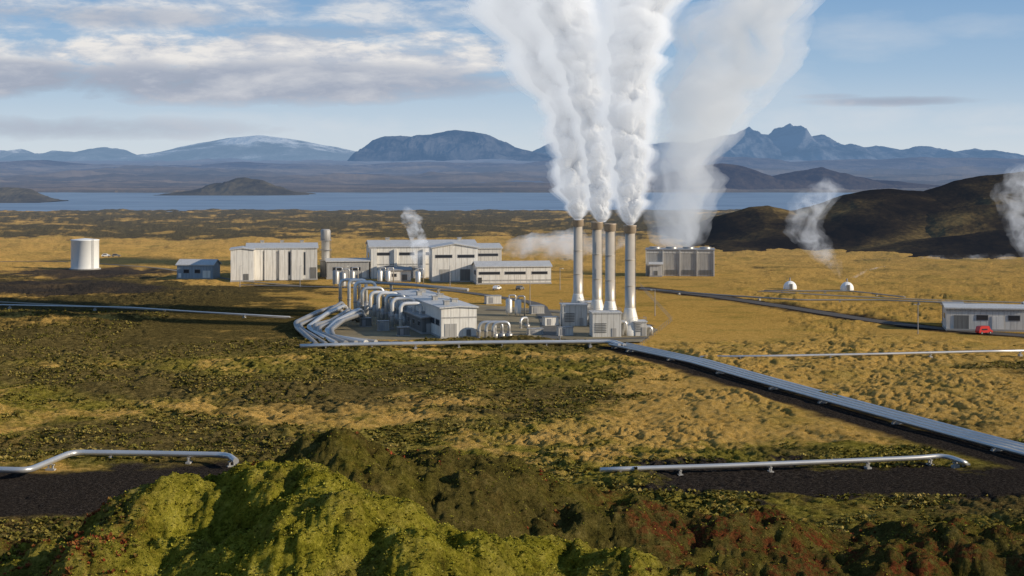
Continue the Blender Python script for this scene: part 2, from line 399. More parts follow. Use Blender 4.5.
# ---------------------------------------------------------------- lake
m,t=newmat('lake_water')
co=t.n('ShaderNodeTexCoord').outputs['Object']
mp=t.n('ShaderNodeMapping',{'Vector':co,'Scale':(.3,1,1)}).outputs[0]
n=t.noise(mp,.02,6,.6)
c=t.ramp(n,[(.35,(.15,.215,.31)),(.65,(.25,.34,.45))])
bp=t.n('ShaderNodeBump',{'Height':t.noise(co,.15,4),'Strength':.5,'Distance':1})
b=t.n('ShaderNodeBsdfPrincipled',{'Base Color':c,'Roughness':.45,'Normal':bp.outputs[0]})
b.inputs['Specular IOR Level'].default_value=.25
t.out(b.outputs[0])
wx=np.array([[-3500,3500],[-3500,3500]],float);wy=np.array([[1700,1700],[3900,3900]],float)
wo=grid_obj('water',wx,wy,np.full((2,2),-3.0),m);wo['kind']='structure'

# ---------------------------------------------------------------- mountains
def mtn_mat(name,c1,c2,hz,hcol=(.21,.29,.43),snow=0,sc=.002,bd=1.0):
    m,t=newmat(name)
    co=t.n('ShaderNodeTexCoord').outputs['Object']
    mp=t.n('ShaderNodeMapping',{'Vector':co,'Scale':(1,.5,2.2)}).outputs[0]
    n=t.noise(mp,sc,9,.68)
    c=t.ramp(n,[(.40,c1),(.56,c2)])
    ge=t.n('ShaderNodeNewGeometry')
    if snow:
        z=t.n('ShaderNodeSeparateXYZ',{0:ge.outputs['Position']}).outputs[2]
        f=t.m('ADD',t.m('DIVIDE',t.m('SUBTRACT',z,snow),160),t.m('MULTIPLY',t.m('SUBTRACT',n,.5),9),clamp=True)
        c=t.mix(t.m('MULTIPLY',f,.8),c,(.80,.82,.85))
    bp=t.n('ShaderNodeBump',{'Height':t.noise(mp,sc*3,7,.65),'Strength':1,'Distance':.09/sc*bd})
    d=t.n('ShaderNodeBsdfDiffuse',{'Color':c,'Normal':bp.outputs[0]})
    e=t.n('ShaderNodeEmission',{'Color':(*hcol,1),'Strength':1})  # haze painted as a fixed share of bluish emission over the slopes
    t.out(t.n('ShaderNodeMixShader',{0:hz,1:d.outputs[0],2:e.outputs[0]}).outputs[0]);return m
def ridge(name,D,prof,base,fd,bd,mat,amp=.35,ns=1.0,seed=0,cr=.05,pw=1.15,cols=420,rws=90):
    px=[(p[0]-512)*D/F for p in prof];pz=[H-(p[1]-170)*D/F for p in prof]
    xs=np.linspace(px[0],px[-1],cols);tt=np.linspace(-1,1,rws)
    X,Tn=np.meshgrid(xs,tt);dep=np.where(Tn<0,fd,bd);Y=D+Tn*dep
    wav=fd*.25*fbm(X/fd*.7,Tn*.5,3,seed+3)*(1-np.abs(Tn))
    hs=np.maximum(pz,base);cz=np.interp(X+fd*.12*fbm(X/fd*3,Tn*2,3,seed+9)*np.abs(Tn)*2,px,hs)
    s=(1-np.abs(Tn))**pw
    hh=cz-base
    gul=ridged(X/fd*3.0*ns+.3*fbm(X/fd*2,Tn*2,2,seed+2),Tn*1.1+X/fd*.4,5,seed)*amp*hh*4*(1-np.abs(Tn))*np.abs(Tn)*.9
    cre=cr*hh.max()*fbm(X/fd*5*ns,Tn*3,5,seed+5,.6)*(1-np.abs(Tn))
    Z=base+hh*s+gul*.6+cre
    Z=np.where(np.abs(Tn)>.97,base-6,Z)
    o=grid_obj(name,X,Y+wav,Z,mat);o['kind']='structure';return o
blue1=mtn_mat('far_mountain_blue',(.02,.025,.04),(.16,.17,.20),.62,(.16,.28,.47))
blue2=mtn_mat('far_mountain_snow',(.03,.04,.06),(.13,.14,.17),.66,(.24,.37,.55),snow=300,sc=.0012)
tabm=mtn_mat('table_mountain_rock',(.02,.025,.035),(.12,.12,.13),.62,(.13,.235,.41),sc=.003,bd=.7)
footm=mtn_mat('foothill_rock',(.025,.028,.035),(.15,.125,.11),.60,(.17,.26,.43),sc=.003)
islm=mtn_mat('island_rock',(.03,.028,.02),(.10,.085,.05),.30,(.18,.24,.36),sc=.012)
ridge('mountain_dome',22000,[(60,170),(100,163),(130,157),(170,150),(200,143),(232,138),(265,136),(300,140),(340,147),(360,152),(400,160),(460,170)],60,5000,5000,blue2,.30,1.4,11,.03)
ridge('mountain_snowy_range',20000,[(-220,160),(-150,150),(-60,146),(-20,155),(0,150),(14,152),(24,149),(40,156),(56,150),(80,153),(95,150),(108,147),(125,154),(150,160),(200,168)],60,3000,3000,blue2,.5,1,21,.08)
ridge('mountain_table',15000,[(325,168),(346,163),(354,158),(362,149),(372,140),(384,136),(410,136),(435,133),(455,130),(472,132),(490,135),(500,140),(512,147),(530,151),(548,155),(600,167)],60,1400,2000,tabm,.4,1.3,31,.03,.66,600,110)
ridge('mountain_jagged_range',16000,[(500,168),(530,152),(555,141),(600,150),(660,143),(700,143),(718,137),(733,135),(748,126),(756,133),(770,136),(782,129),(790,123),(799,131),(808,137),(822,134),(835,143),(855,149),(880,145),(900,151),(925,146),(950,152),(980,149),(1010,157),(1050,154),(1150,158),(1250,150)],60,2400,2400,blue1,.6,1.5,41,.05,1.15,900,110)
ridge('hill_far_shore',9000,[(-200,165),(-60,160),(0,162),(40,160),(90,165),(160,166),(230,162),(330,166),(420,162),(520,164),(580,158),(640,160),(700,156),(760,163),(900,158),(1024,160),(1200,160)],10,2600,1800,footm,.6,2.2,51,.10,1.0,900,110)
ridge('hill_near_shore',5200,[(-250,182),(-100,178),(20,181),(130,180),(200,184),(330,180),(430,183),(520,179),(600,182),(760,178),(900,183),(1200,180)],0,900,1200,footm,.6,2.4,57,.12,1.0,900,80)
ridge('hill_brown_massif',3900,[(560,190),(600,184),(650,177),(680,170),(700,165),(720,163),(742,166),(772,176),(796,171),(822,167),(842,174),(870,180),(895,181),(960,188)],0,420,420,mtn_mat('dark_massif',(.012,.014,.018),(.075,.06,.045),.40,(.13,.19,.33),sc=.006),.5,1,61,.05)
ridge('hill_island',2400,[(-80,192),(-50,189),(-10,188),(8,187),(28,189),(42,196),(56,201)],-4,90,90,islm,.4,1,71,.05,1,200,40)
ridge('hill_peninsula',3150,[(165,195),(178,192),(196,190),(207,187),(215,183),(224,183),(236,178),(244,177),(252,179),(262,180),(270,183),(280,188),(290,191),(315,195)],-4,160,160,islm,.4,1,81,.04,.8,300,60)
m,t=newmat('heath_hill')
co=t.n('ShaderNodeTexCoord').outputs['Object']
n=t.noise(co,.014,8,.56);n2=t.noise(co,.3,7,.7)
c=t.ramp(t.m('ADD',t.m('MULTIPLY',n,.75),t.m('MULTIPLY',n2,.25)),[(.42,(.009,.007,.005)),(.50,(.022,.016,.009)),(.56,(.052,.037,.016)),(.62,(.13,.09,.033)),(.70,(.26,.18,.065))])
bp=t.n('ShaderNodeBump',{'Height':t.noise(co,.10,8,.6),'Strength':.7,'Distance':2.5})
d=t.n('ShaderNodeBsdfDiffuse',{'Color':c,'Normal':bp.outputs[0]})
e=t.n('ShaderNodeEmission',{'Color':(.19,.25,.38,1)})  # faint bluish emission, painted haze over the hill colour
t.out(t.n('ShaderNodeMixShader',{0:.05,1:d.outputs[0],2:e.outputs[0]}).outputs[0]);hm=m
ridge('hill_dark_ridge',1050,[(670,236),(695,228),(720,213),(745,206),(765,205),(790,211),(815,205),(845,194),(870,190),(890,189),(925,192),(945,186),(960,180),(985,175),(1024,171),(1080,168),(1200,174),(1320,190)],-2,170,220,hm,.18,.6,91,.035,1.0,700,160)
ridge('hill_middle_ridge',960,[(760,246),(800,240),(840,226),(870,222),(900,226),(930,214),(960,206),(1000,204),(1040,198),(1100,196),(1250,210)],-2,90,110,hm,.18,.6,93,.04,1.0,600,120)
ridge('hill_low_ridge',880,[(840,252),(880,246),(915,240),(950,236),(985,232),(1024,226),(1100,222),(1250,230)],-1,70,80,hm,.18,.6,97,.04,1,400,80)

# ---------------------------------------------------------------- roads
def road(pts,w,mat,z=.05,name='road'):
    v=[];f=[];P=[]
    for i in range(len(pts)-1):
        a=Vector(pts[i]);b=Vector(pts[i+1]);n=max(1,int((b-a).length/8))
        for k in range(n): P.append(a.lerp(b,k/n))
    P.append(Vector(pts[-1]))
    for _ in range(3): P=[P[0]]+[(P[i-1]+P[i]*2+P[i+1])/4 for i in range(1,len(P)-1)]+[P[-1]]
    for i,p in enumerate(P):
        d=(P[min(i+1,len(P)-1)]-P[max(i-1,0)]).normalized();q=Vector((-d.y,d.x))
        ww=w/2*(1+.06*math.sin(i*1.7))
        v+=[(p.x-q.x*ww,p.y-q.y*ww,z),(p.x+q.x*ww,p.y+q.y*ww,z)]
    for i in range(len(P)-1): f.append([2*i,2*i+1,2*i+3,2*i+2])
    o=mkobj(name,v,f,mat);o['kind']='structure';return o
for i,(k,(pts,w,mt)) in enumerate(roads.items()): road(pts,w,M[mt],.05+.006*i)
o=mkobj('yard',[(x,y,.02) for x,y in YARD],[list(range(len(YARD)))],M['yard']);o['kind']='structure'
road([G(330,341),G(420,342.5),G(560,341),G(648,338)],3,M['asphalt'],.10)
road([G(552,341),G(548,322),G(538,303),G(450,290),G(240,285)],4.5,M['asphalt'],.11)
road([G(486,310),G(560,311),G(650,326)],3.5,M['asphalt'],.125)

# ---------------------------------------------------------------- buildings
def hall(name,label,x,y,rot,W,L,he,hr,wall='clad',roof='roof',axis='x',wins=(),doors=(),pil=None,band=None,cat='building',ov=.5,vents=()):
    e=thing(name,label,cat,x,y,0,rot)
    b=MB();h=W/2
    if axis=='x':
        P=[(-h,0,-.3),(h,0,-.3),(h,L,-.3),(-h,L,-.3),(-h,0,he),(h,0,he),(h,L,he),(-h,L,he),(-h,L/2,hr),(h,L/2,hr)]
        b.poly(P,[[0,1,5,4],[2,3,7,6],[1,2,6,9,5],[3,0,4,8,7]])
    else:
        P=[(-h,0,-.3),(h,0,-.3),(h,L,-.3),(-h,L,-.3),(-h,0,he),(h,0,he),(h,L,he),(-h,L,he),(0,0,hr),(0,L,hr)]
        b.poly(P,[[0,1,5,8,4],[2,3,7,9,6],[1,2,6,5],[3,0,4,7]])
    b.obj('wall',M[wall],e)
    r=MB();th=.35
    if axis=='x':
        s=(hr-he)/(L/2)
        pr=[(-h-ov,-ov,he-s*ov+.02),(-h-ov,L/2,hr+.02),(-h-ov,L+ov,he-s*ov+.02)];dx=W+2*ov;P=[]
        for k in(0,dx):
            for q in pr: P.append((q[0]+k,q[1],q[2]))
            for q in pr: P.append((q[0]+k,q[1],q[2]+th))
    else:
        s=(hr-he)/(W/2)
        pr=[(-h-ov,-ov,he-s*ov+.02),(0,-ov,hr+.02),(h+ov,-ov,he-s*ov+.02)];P=[]
        for k in(0,L+2*ov):
            for q in pr: P.append((q[0],q[1]+k,q[2]))
            for q in pr: P.append((q[0],q[1]+k,q[2]+th))
    r.poly(P,[[0,1,4,3],[1,2,5,4],[6,9,10,7],[7,10,11,8],[3,4,10,9],[4,5,11,10],[0,6,7,1],[1,7,8,2],[0,3,9,6],[2,8,11,5]])
    r.obj('roof',M[roof],e)
    MB().box(0,L/2,-.3,W+.3,L+.3,.8).obj('plinth',M['concrete'],e)
    for (side,u,z,w,hh) in wins:
        q=MB();f=MB()
        if side=='f': q.box(u,-.05,z,w,.14,hh);f.box(u,-.03,z-.15,w+.3,.1,hh+.3)
        if side=='l': q.box(-h-.05,u,z,.14,w,hh);f.box(-h-.03,u,z-.15,.1,w+.3,hh+.3)
        if side=='r': q.box(h+.05,u,z,.14,w,hh);f.box(h+.03,u,z-.15,.1,w+.3,hh+.3)
        o=q.obj('window',M['glass'],e);f.obj('frame',M['galv'],o)
    for (side,u,w,hh,mt) in doors:
        q=MB()
        if side=='f': q.box(u,-.05,.0,w,.16,hh)
        if side=='l': q.box(-h-.05,u,.0,.16,w,hh)
        if side=='r': q.box(h+.05,u,.0,.16,w,hh)
        q.obj('door',M[mt],e)
    for (vx,vy,vs,vh) in vents:
        MB().box(vx,vy,he,vs,vs*1.2,vh+hr-he+.35).box(vx,vy,hr+vh+.35,vs+.4,vs*1.2+.4,.15).obj('roof_vent',M['cladmid'],e)
    if pil:
        for u,w,hh in pil: MB().box(u,-.45,0,w,1.0,hh).obj('wall_panel',M['cladwhite'],e)
    if band:
        MB().box(0,-.02,band[0],W+.06,.12,band[1]).obj('trim',M[band[2]],e)
    return e
R8=math.radians(8)
x,y=G(282,280)
hall('industrial_hall','pale grey industrial hall with tall white wall panels',x,y,R8,28,26,12.6,14.0,'clad','roof','x',
  wins=[('f',2.9,2,.5,9),('f',9.0,2,.5,9),('l',8,5,2,1.5),('l',15,5,2,1.5)],
  doors=[('f',12.4,2.6,5,'claddark')],pil=[(-10.6,6.0,12.2),(-4.6,4.6,12.0),(.6,3.4,12.0),(6,4.4,12.0)],vents=[(-8,13,1.4,.8),(0,13,1.4,.8),(8,13,1.4,.8)])
x,y=G(246,281)
hall('workshop_annex','grey box shaped annex against the pale hall',x-1,y-3,R8,9,16,12.4,13.0,'cladwhite','roof','y',wins=[('l',7,4,6,1.2)],doors=[('f',1.5,2,3,'claddark')])
x,y=G(424,278)
hall('power_house','long pale grey power house with shallow pitched roof',x,y,R15*.5,44,30,12.6,14.6,'cladwhite','roof','x',
  wins=[('l',10,8,8,2),('f',-17,9.4,6,1.0),('f',-7,9.4,6,1.0),('f',3,9.4,6,1.0)],
  doors=[('f',-4,4,5,'cladmid'),('f',-14,4,5,'claddark')],pil=[(-20.4,2.4,12.0),(-11.6,1.2,11.8),(0,1.2,11.8)],band=(5.4,.5,'cladmid'),vents=[(-14,15,1.6,.8),(-4,15,1.6,.8),(16,15,1.6,.8)])
x,y=G(455,282)
hall('turbine_hall_gable','tall white gabled bay projecting from the power house',x,y,R15*.5,18,14,13.3,14.8,'cladwhite','roof','y',
  wins=[('f',-4.4,9.6,6.5,1.0),('f',4.4,9.6,6.5,1.0)],doors=[('f',-4,4,5,'cladmid'),('f',4,4,5,'claddark')])
x,y=G(488,279)
hall('power_house_wing','pale end wing of the power house with ribbon window',x,y+6,R15*.5,11,22,12,13.4,'clad','roof','x',wins=[('f',0,9,8,.9)])
x,y=G(514,284)
hall('office_building','low pale office building with ribbon windows',x,y,R15*.5,29,14,6.6,8.2,'cladwhite','roof','x',
  wins=[('f',-9.5,3.8,8,.9),('f',.5,3.8,8,.9),('f',10,3.8,6,.9),('l',5,3.6,4,1.5)],doors=[('f',-13.2,1.4,2.6,'dark')],band=(1.2,.5,'cladmid'))
x,y=G(348,279)
hall('pump_house','grey pump house wedged among steam pipes',x,y,R15*.5,17,12,7,7.8,'cladmid','roof','x',wins=[('f',-4,3.5,4,1.2),('f',3,3.5,4,1.2)],doors=[('f',6.7,2,3,'cladwhite')])
x,y=G(400,281)
hall('storage_shed','small white shed standing before the power house',x,y-3,R15*.5,9,6,4.4,5.2,'cladwhite','roofd','x',wins=[('f',-2,2,1.6,1)],doors=[('f',2,2,2.8,'claddark')])
x,y=G(195,279)
hall('service_house','small blue grey house with pitched roof and pale gable',x,y,math.radians(-6),15,10,5.6,7.4,'cladblue','roof','x',
  wins=[('f',-3.6,2.4,2.2,1.4),('f',1,2.4,2.2,1.4),('l',5,2.4,2,1.4)],doors=[('f',-6.3,1.2,2.3,'white'),('f',4.8,3.2,3.4,'cladwhite')])
x,y=G(459,338)
hall('separator_building','long grey flat roofed separator building with bright end wall',x,y,R15,9.6,60,7.8,8.1,'cladwhite','roof','y',
  wins=[('l',4+i*5.8,3.2,4.4,1.4) for i in range(10)],doors=[('f',-2.2,3.2,3.8,'cladmid'),('f',2.6,1.2,2.2,'claddark')],band=(5.2,.35,'cladmid'),
  vents=[(-2,6,1.4,.9),(2,14,1.6,.7),(-1.5,22,1.4,.9),(2,31,1.6,.7),(-2,40,1.4,.9),(1,50,1.8,.7)])
x,y=G(430,334)
hall('valve_house','low grey valve house beside the separator building',x,y,R15,4.2,48,4.2,4.4,'claddark','roofd','y',
  wins=[('l',4+i*7,2.0,2.4,1.1) for i in range(6)],doors=[('f',0,2,2.8,'cladmid')],vents=[(0,8,1.2,.6),(0,20,1.2,.6),(0,32,1.2,.6)])
x,y=G(986,331)
hall('maintenance_building','long grey flat roofed maintenance building by the gravel road',x,y,math.radians(-10),21,11,6.0,6.6,'clad','roof','x',
  wins=[('f',-1,3,3,1.3),('f',7.4,3,3,1.3),('l',6,3,3,1.3)],doors=[('f',-6.5,4.0,4.2,'claddark'),('f',3.2,3.2,4.0,'cladwhite')],band=(5.3,.5,'cladmid'))
x,y=G(954,326)
hall('garage_shed','dark small garage shed beside the maintenance building',x,y,math.radians(-10),5,9,5.4,6.2,'claddark','roofd','x',doors=[('f',0,3.2,4,'dark')])
x,y=G(1040,331)
hall('garage_shed','pale small shed beyond the maintenance building',x+3,y+2,math.radians(-10),11,12,5.6,7,'cladwhite','roof','x',doors=[('f',0,4,4,'galv')])
x,y=G(680,276)
e=thing('cooling_tower','plain grey cooling tower block steaming from its top','cooling tower',x,y,0,math.radians(-6))
MB().box(0,7,0,28,14,10.6).obj('wall',M['cladmid'],e)
MB().box(0,7,10.6,28.8,14.8,.5).obj('roof',M['galv'],e)
MB().box(0,-.05,9.4,28.1,.14,.9).obj('trim',M['clad'],e)
for i in range(4):
    q=MB()
    for k in range(4): q.box(-10.5+i*7,-.16,.8+k*.5,5.0,.2,.22)
    q.obj('louvre',M['claddark'],e)
    MB().lathe(-10.5+i*7,7,[(2.6,11.1),(2.4,11.5),(2.5,11.8)],20).obj('fan_shroud',M['aludull'],e,True)
for i in range(5): MB().box(-14+i*7,-.25,0,.4,.4,10.6).obj('column',M['clad'],e)
x,y=G(655,276)
hall('pump_room','small pale lean-to against the cooling tower block',x,y-4,math.radians(-6),5,4,5,5.6,'clad','roof','x',doors=[('f',0,1.4,2.4,'claddark')])
x,y=G(85,269)
e=thing('storage_tank','white cylindrical storage tank on a dark gravel mound','tank',x,y,0)
MB().lathe(0,0,[(6.1,0),(6.1,12.6),(6.25,12.7),(6.25,13.0),(6.05,13.1),(0.2,13.7)],40).obj('shell',M['white'],e,True)
MB().lathe(0,0,[(6.9,-.3),(6.9,.35),(6.2,.4)],32).obj('base',M['concrete'],e)
q=MB();q.box(4.4,-4.6,0,.1,.1,13.6,.78);q.box(4.9,-4.1,0,.1,.1,13.6,.78)
for k in range(30): q.box(4.65,-4.35,.4+k*.44,.75,.06,.06,.78)
q.obj('ladder',M['galv'],e)
x,y=G(325,277)
e=thing('silencer_tower','slender dark grey silencer tower beside the pale hall','tower',x,y+2)
MB().lathe(0,0,[(2.2,0),(2.2,6),(1.7,7),(1.7,15),(2.05,15.2),(2.05,19),(1.6,19.6)],24).obj('shaft',M['cladmid'],e,True)
q=MB()
for z in(6.6,11,15): q.lathe(0,0,[(2.6,z),(2.6,z+.15),(1.9,z+.16)],24)
q.obj('platform',M['galv'],e)
q=MB();q.box(2.15,-.3,0,.1,.1,19);q.box(2.15,.3,0,.1,.1,19)
for k in range(36): q.box(2.15,0,.4+k*.52,.06,.6,.06)
q.obj('ladder',M['galv'],e)

# ---------------------------------------------------------------- stacks
def stack(u,v,ht,label):
    x,y=G(u,v)
    e=thing('chimney_stack',label,'chimney',x,y,0,0,'tall steam chimneys of the power plant')
    MB().lathe(0,0,[(1.36,6.8),(1.36,13),(1.33,13),(1.33,20),(1.30,20),(1.30,ht-2.2)],28).obj('shaft',M['steel'],e,True)
    MB().lathe(0,0,[(2.7,0),(2.7,1.4),(2.5,1.6),(2.2,4.0),(1.5,6.9),(1.42,7.3)],28).obj('base',M['steelpale'],e,True)
    MB().lathe(0,0,[(1.32,ht-2.2),(1.66,ht-2.0),(1.66,ht-.4),(1.76,ht-.3),(1.76,ht),(1.2,ht),(1.2,ht-.8)],28).obj('cap',M['collar'],e,True)
    q=MB()
    for z in(13,20): q.lathe(0,0,[(1.34,z),(1.43,z+.02),(1.43,z+.18),(1.34,z+.2)],28)
    q.obj('ring',M['steel'],e)
    q=MB();a=1.5
    q.box(a,-.25,0,.08,.08,ht-2);q.box(a,.25,0,.08,.08,ht-2)
    for k in range(int((ht-2)/.6)): q.box(a,0,.4+k*.6,.05,.5,.05)
    q.obj('ladder',M['galv'],e)
    return e
stack(578,318,29.4,'tall brown steel chimney rising behind a silencer house')
stack(597,325,29.3,'tall brown steel chimney close beside its twin')
stack(610,327,29.0,'tall brown steel chimney close beside its twin')
stack(630,335,29.3,'tall brown steel chimney with bright flared cone foot')
def condenser(u,v,w,d,h,label):
    x,y=G(u,v)
    e=thing('silencer_house',label,'plant equipment',x,y,0,R15*.3,'box shaped silencer houses under the chimneys')
    MB().box(0,d/2,0,w,d,h).obj('wall',M['clad'],e)
    MB().box(0,d/2,h,w+.5,d+.5,.3).obj('roof',M['roof'],e)
    q=MB()
    for k in range(6): q.box(-w*.22,-.08,1.2+k*.45,w*.4,.14,.2)
    q.obj('louvre',M['claddark'],e)
    MB().box(w*.25,-.06,0,1.2,.14,2.3).obj('door',M['cladmid'],e)
    q=MB()
    for sx in(-1,1):
        for k in range(4): q.box(sx*(w/2),d*k/3*.98+.05,h+.3,.06,.06,1.0)
        q.box(sx*w/2,d/2,h+1.25,.05,d,.05)
    q.box(0,0,h+1.25,w,.05,.05);q.box(0,0,h+.8,w,.05,.05)
    q.obj('railing',M['galv'],e)
    MB().sweep([(w/2-.2,d*.4,h*.6),(w/2+1.6,d*.4,h*.6),(w/2+1.6,d*.4,0)],.5,12,.8).obj('duct',M['alu'],e,True)
    return e
condenser(575,326,7,6,5.8,'grey louvred silencer house at the foot of a chimney')
condenser(607,337,7.6,6.5,6.2,'pale louvred silencer house at the foot of a chimney')
condenser(641,336,3.0,5,3.6,'low grey silencer house beside the bright chimney foot')
condenser(590,320,5,5,5,'small grey silencer house behind the chimneys')

# ---------------------------------------------------------------- pipes
def pipeline(name,label,P,r,sp=10,mat='alu',ring=6,n=1,gap=1.6,fil=2,hs=True):
    e=thing(name,label,'pipeline',P[0][0],P[0][1])
    ox,oy=P[0][0],P[0][1]
    Q=[Vector((p[0]-ox,p[1]-oy,p[2])) for p in P]
    for k in range(n):
        off=(k-(n-1)/2)*gap
        L=[]
        for i,p in enumerate(Q):
            d1=(Q[i]-Q[i-1]) if i>0 else (Q[1]-Q[0]);d2=(Q[i+1]-Q[i]) if i<len(Q)-1 else d1.copy()
            d1.z=0;d2.z=0
            if d1.length<.01:d1=d2.copy()
            if d2.length<.01:d2=d1.copy()
            d=(d1.normalized()+d2.normalized()).normalized();s_=Vector((-d.y,d.x,0))
            c=max(.35,abs(d.dot(d1.normalized())))
            L.append(p+s_*off/c)
        MB().sweep(L,r,16,fil,ring).obj('pipe',M[mat],e,True)
    if hs:
        for i in range(len(Q)-1):
            a,b=Q[i],Q[i+1]
            if abs(a.z-b.z)>2: continue
            Ln=(b-a).length;c=max(1,int(Ln/sp));ang=math.atan2((b-a).y,(b-a).x)
            for k in range(c):
                p=a+(b-a)*((k+.5)/c);w=(n-1)*gap+r*2+.5
                q=MB();hh=p.z-r
                q.box(p.x,p.y,-.3,.7,w,.5,ang);q.box(p.x,p.y,hh-.14,.3,w-.2,.14,ang)
                for sd in(-1,1):
                    q.box(p.x-math.sin(ang)*sd*(w/2-.35),p.y+math.cos(ang)*sd*(w/2-.35),0.15,.22,.22,max(.05,hh-.29),ang)
                q.obj('support',M['concrete'],e)
    return e
def GP(L,z): return [(*G(u,v,z),z) for u,v in L]
pipeline('steam_pipeline','four close parallel silver steam pipes crossing the plain to the plant',GP([(618,344),(700,361.5),(760,378.5),(860,406),(960,433),(1060,459)],.75),.31,18,'alu',None,4,1.6)
pipeline('steam_pipeline','silver pipe along the front of the gravel yard',GP([(300,346),(350,344.5),(480,342.5),(612,341.5),(622,345)],1.1),.42,9,'alu',None,2,1.3)
pipeline('branch_pipeline','thin silver branch pipe running across golden grass',GP([(700,357),(780,356),(880,354),(980,351.5),(1060,350)],1.0),.30,14,'alu',None)
pipeline('well_pipeline','silver pipe on low supports beside black gravel track',GP([(600,470),(640,468.5),(720,466),(820,462),(915,458)],1.2)+[(*G(945,455.5,1.3),1.3),(*G(966,463,.8),.8),(*G(966,464,-.3),-.4)],.36,12,'alu',None)
pipeline('well_pipeline','silver pipe with stepped bend on black gravel pad',GP([(-60,468),(28,470.5),(72,452.5),(150,453.5),(228,455),(236,461)],1.3),.44,12,'alu',None)
pipeline('well_pipeline','thin pale pipe running through dark moss towards the plant',GP([(-40,304),(60,306),(130,307.5),(200,312),(290,317)],.9),.24,18,'alu',None)
pipeline('well_pipeline','long thin pipe crossing the golden plain by the steaming wells',GP([(640,289),(720,295),(800,300),(880,300),(1040,306)],.8),.24,20,'aludull',None)
pipeline('well_pipeline','thin pipe linking two white wellhead domes',GP([(764,290.5),(800,291),(850,291),(905,297)],.7),.22,16,'aludull',None)
rp=random.Random(3)
for k in range(7):
    j=lambda s:rp.uniform(-s,s)
    a=G(338+k*4+j(2),318+k*1.5+j(.6));b=G(319+k*4+j(2),324+k*1.6+j(.8));c=G(295+k*6+j(2),331+k*1.5+j(.6));d=G(316+k*10,344.5-k*.4,1)
    h1=2.4+j(1.0);h2=2.8+j(1.0)
    P=[(a[0]+2.5,a[1]+2,.2),(a[0],a[1],h1+2),(b[0],b[1],h2),(c[0],c[1],1.6+abs(j(1))),(c[0]+1.2+j(.6),c[1]-2.6,.9),(d[0],d[1],1.0)]
    pipeline('manifold_pipe','thick dark steel pipe bending down into the yard',P,rp.choice((.55,.62,.7)),9,'alu' if k in(2,5) else 'aludull',None,1,1,1.3,False)
def arch(u,v,w,h,r,rot,label,mat='alu',sq=.44):
    x,y=G(u,v);e=thing('expansion_loop',label,'pipe loop',x,y,0,rot,'arched silver pipe loops')
    MB().sweep([(-w/2,0,-.2),(-w/2,0,h),(w/2,0,h),(w/2,0,h*.35)],r,18,w*sq,None).obj('pipe',M[mat],e,True)
    for z in(0,h*.42): MB().lathe(-w/2,0,[(r*1.3,z),(r*1.3,z+.3)],14).obj('flange',M['galv'],e)
    MB().lathe(w/2,0,[(r*1.3,h*.35),(r*1.3,h*.35+.3)],14).obj('flange',M['galv'],e)
    MB().lathe(w/2,0,[(r*2,0),(r*2.2,h*.1),(r*2.2,h*.28),(r*1.2,h*.35)],14).obj('vessel',M['aludull'],e,True)
    return e
for k in range(9):
    u=350+k*7.6;v=311.5+k*2.5
    arch(u,v,5.6+rp.uniform(-.4,.6),10.4+rp.uniform(-.6,.6)-.35*k,.52,R15+rp.uniform(-.08,.08),'tall steel inverted U pipe rising beside the separator building','alubright' if k%3 else 'alu',.28)
for u in(487,494,501): arch(u,338.4,4.2,4.2,.45,.15,'low silver pipe loop near the bright end wall')
arch(524,328,3,2.8,.35,.9,'small silver pipe loop in the yard')
P=[(*G(372,283,9.0),9.0),(*G(410,285,9.0),9.0),(*G(468,290,8.9),8.9)]
for k in range(2):
    pipeline('header_pipe','raised steel header pipe above the plant yard',[(p[0],p[1]+k*2.2,p[2]) for p in P],.38,14,'aludull',None,1,1,2)
def vessel(u,v,r,h,label,mat='alu'):
    x,y=G(u,v);e=thing('steam_vessel',label,'tank',x,y,0,0,'upright silver vessels in the plant yard')
    MB().lathe(0,0,[(r,.8),(r,h-r*.5),(r*.8,h-r*.15),(r*.4,h),(.05,h+.02)],20).obj('shell',M[mat],e,True)
    q=MB()
    for sx,sy in((-1,-1),(1,-1),(1,1),(-1,1)): q.box(sx*r*.6,sy*r*.6,0,.2,.2,1)
    q.obj('leg',M['galv'],e)
    MB().sweep([(0,0,h),(0,0,h+1),(r+1,0,h+1),(r+1,0,0)],.22,10,.5).obj('pipe',M['alu'],e,True)
for u,v in((509,315),(518,316)): vessel(u,v,1.0,5,'upright silver vessel with domed top')
for u,v in((336,286),(343,288),(352,286)): vessel(u,v,1.3,6,'stout grey upright vessel among pipes','aludull')
for u,v in((380,283),(388,283),(418,284)): vessel(u,v,1.1,5,'short pale vessel before the power house')
def cabinet(u,v,w,h,d,mat,label,rot=R15):
    x,y=G(u,v);e=thing('equipment_cabinet',label,'equipment cabinet',x,y,0,rot,'equipment cabinets around the yard')
    MB().box(0,d/2,.2,w,d,h).obj('body',M[mat],e);MB().box(0,d/2,h+.2,w+.3,d+.3,.15).obj('roof',M['roofd'],e)
    MB().box(-w*.2,-.04,.3,w*.3,.1,h*.8).obj('door',M['galv'],e);MB().box(0,d/2,-.2,w+.4,d+.4,.4).obj('plinth',M['concrete'],e)
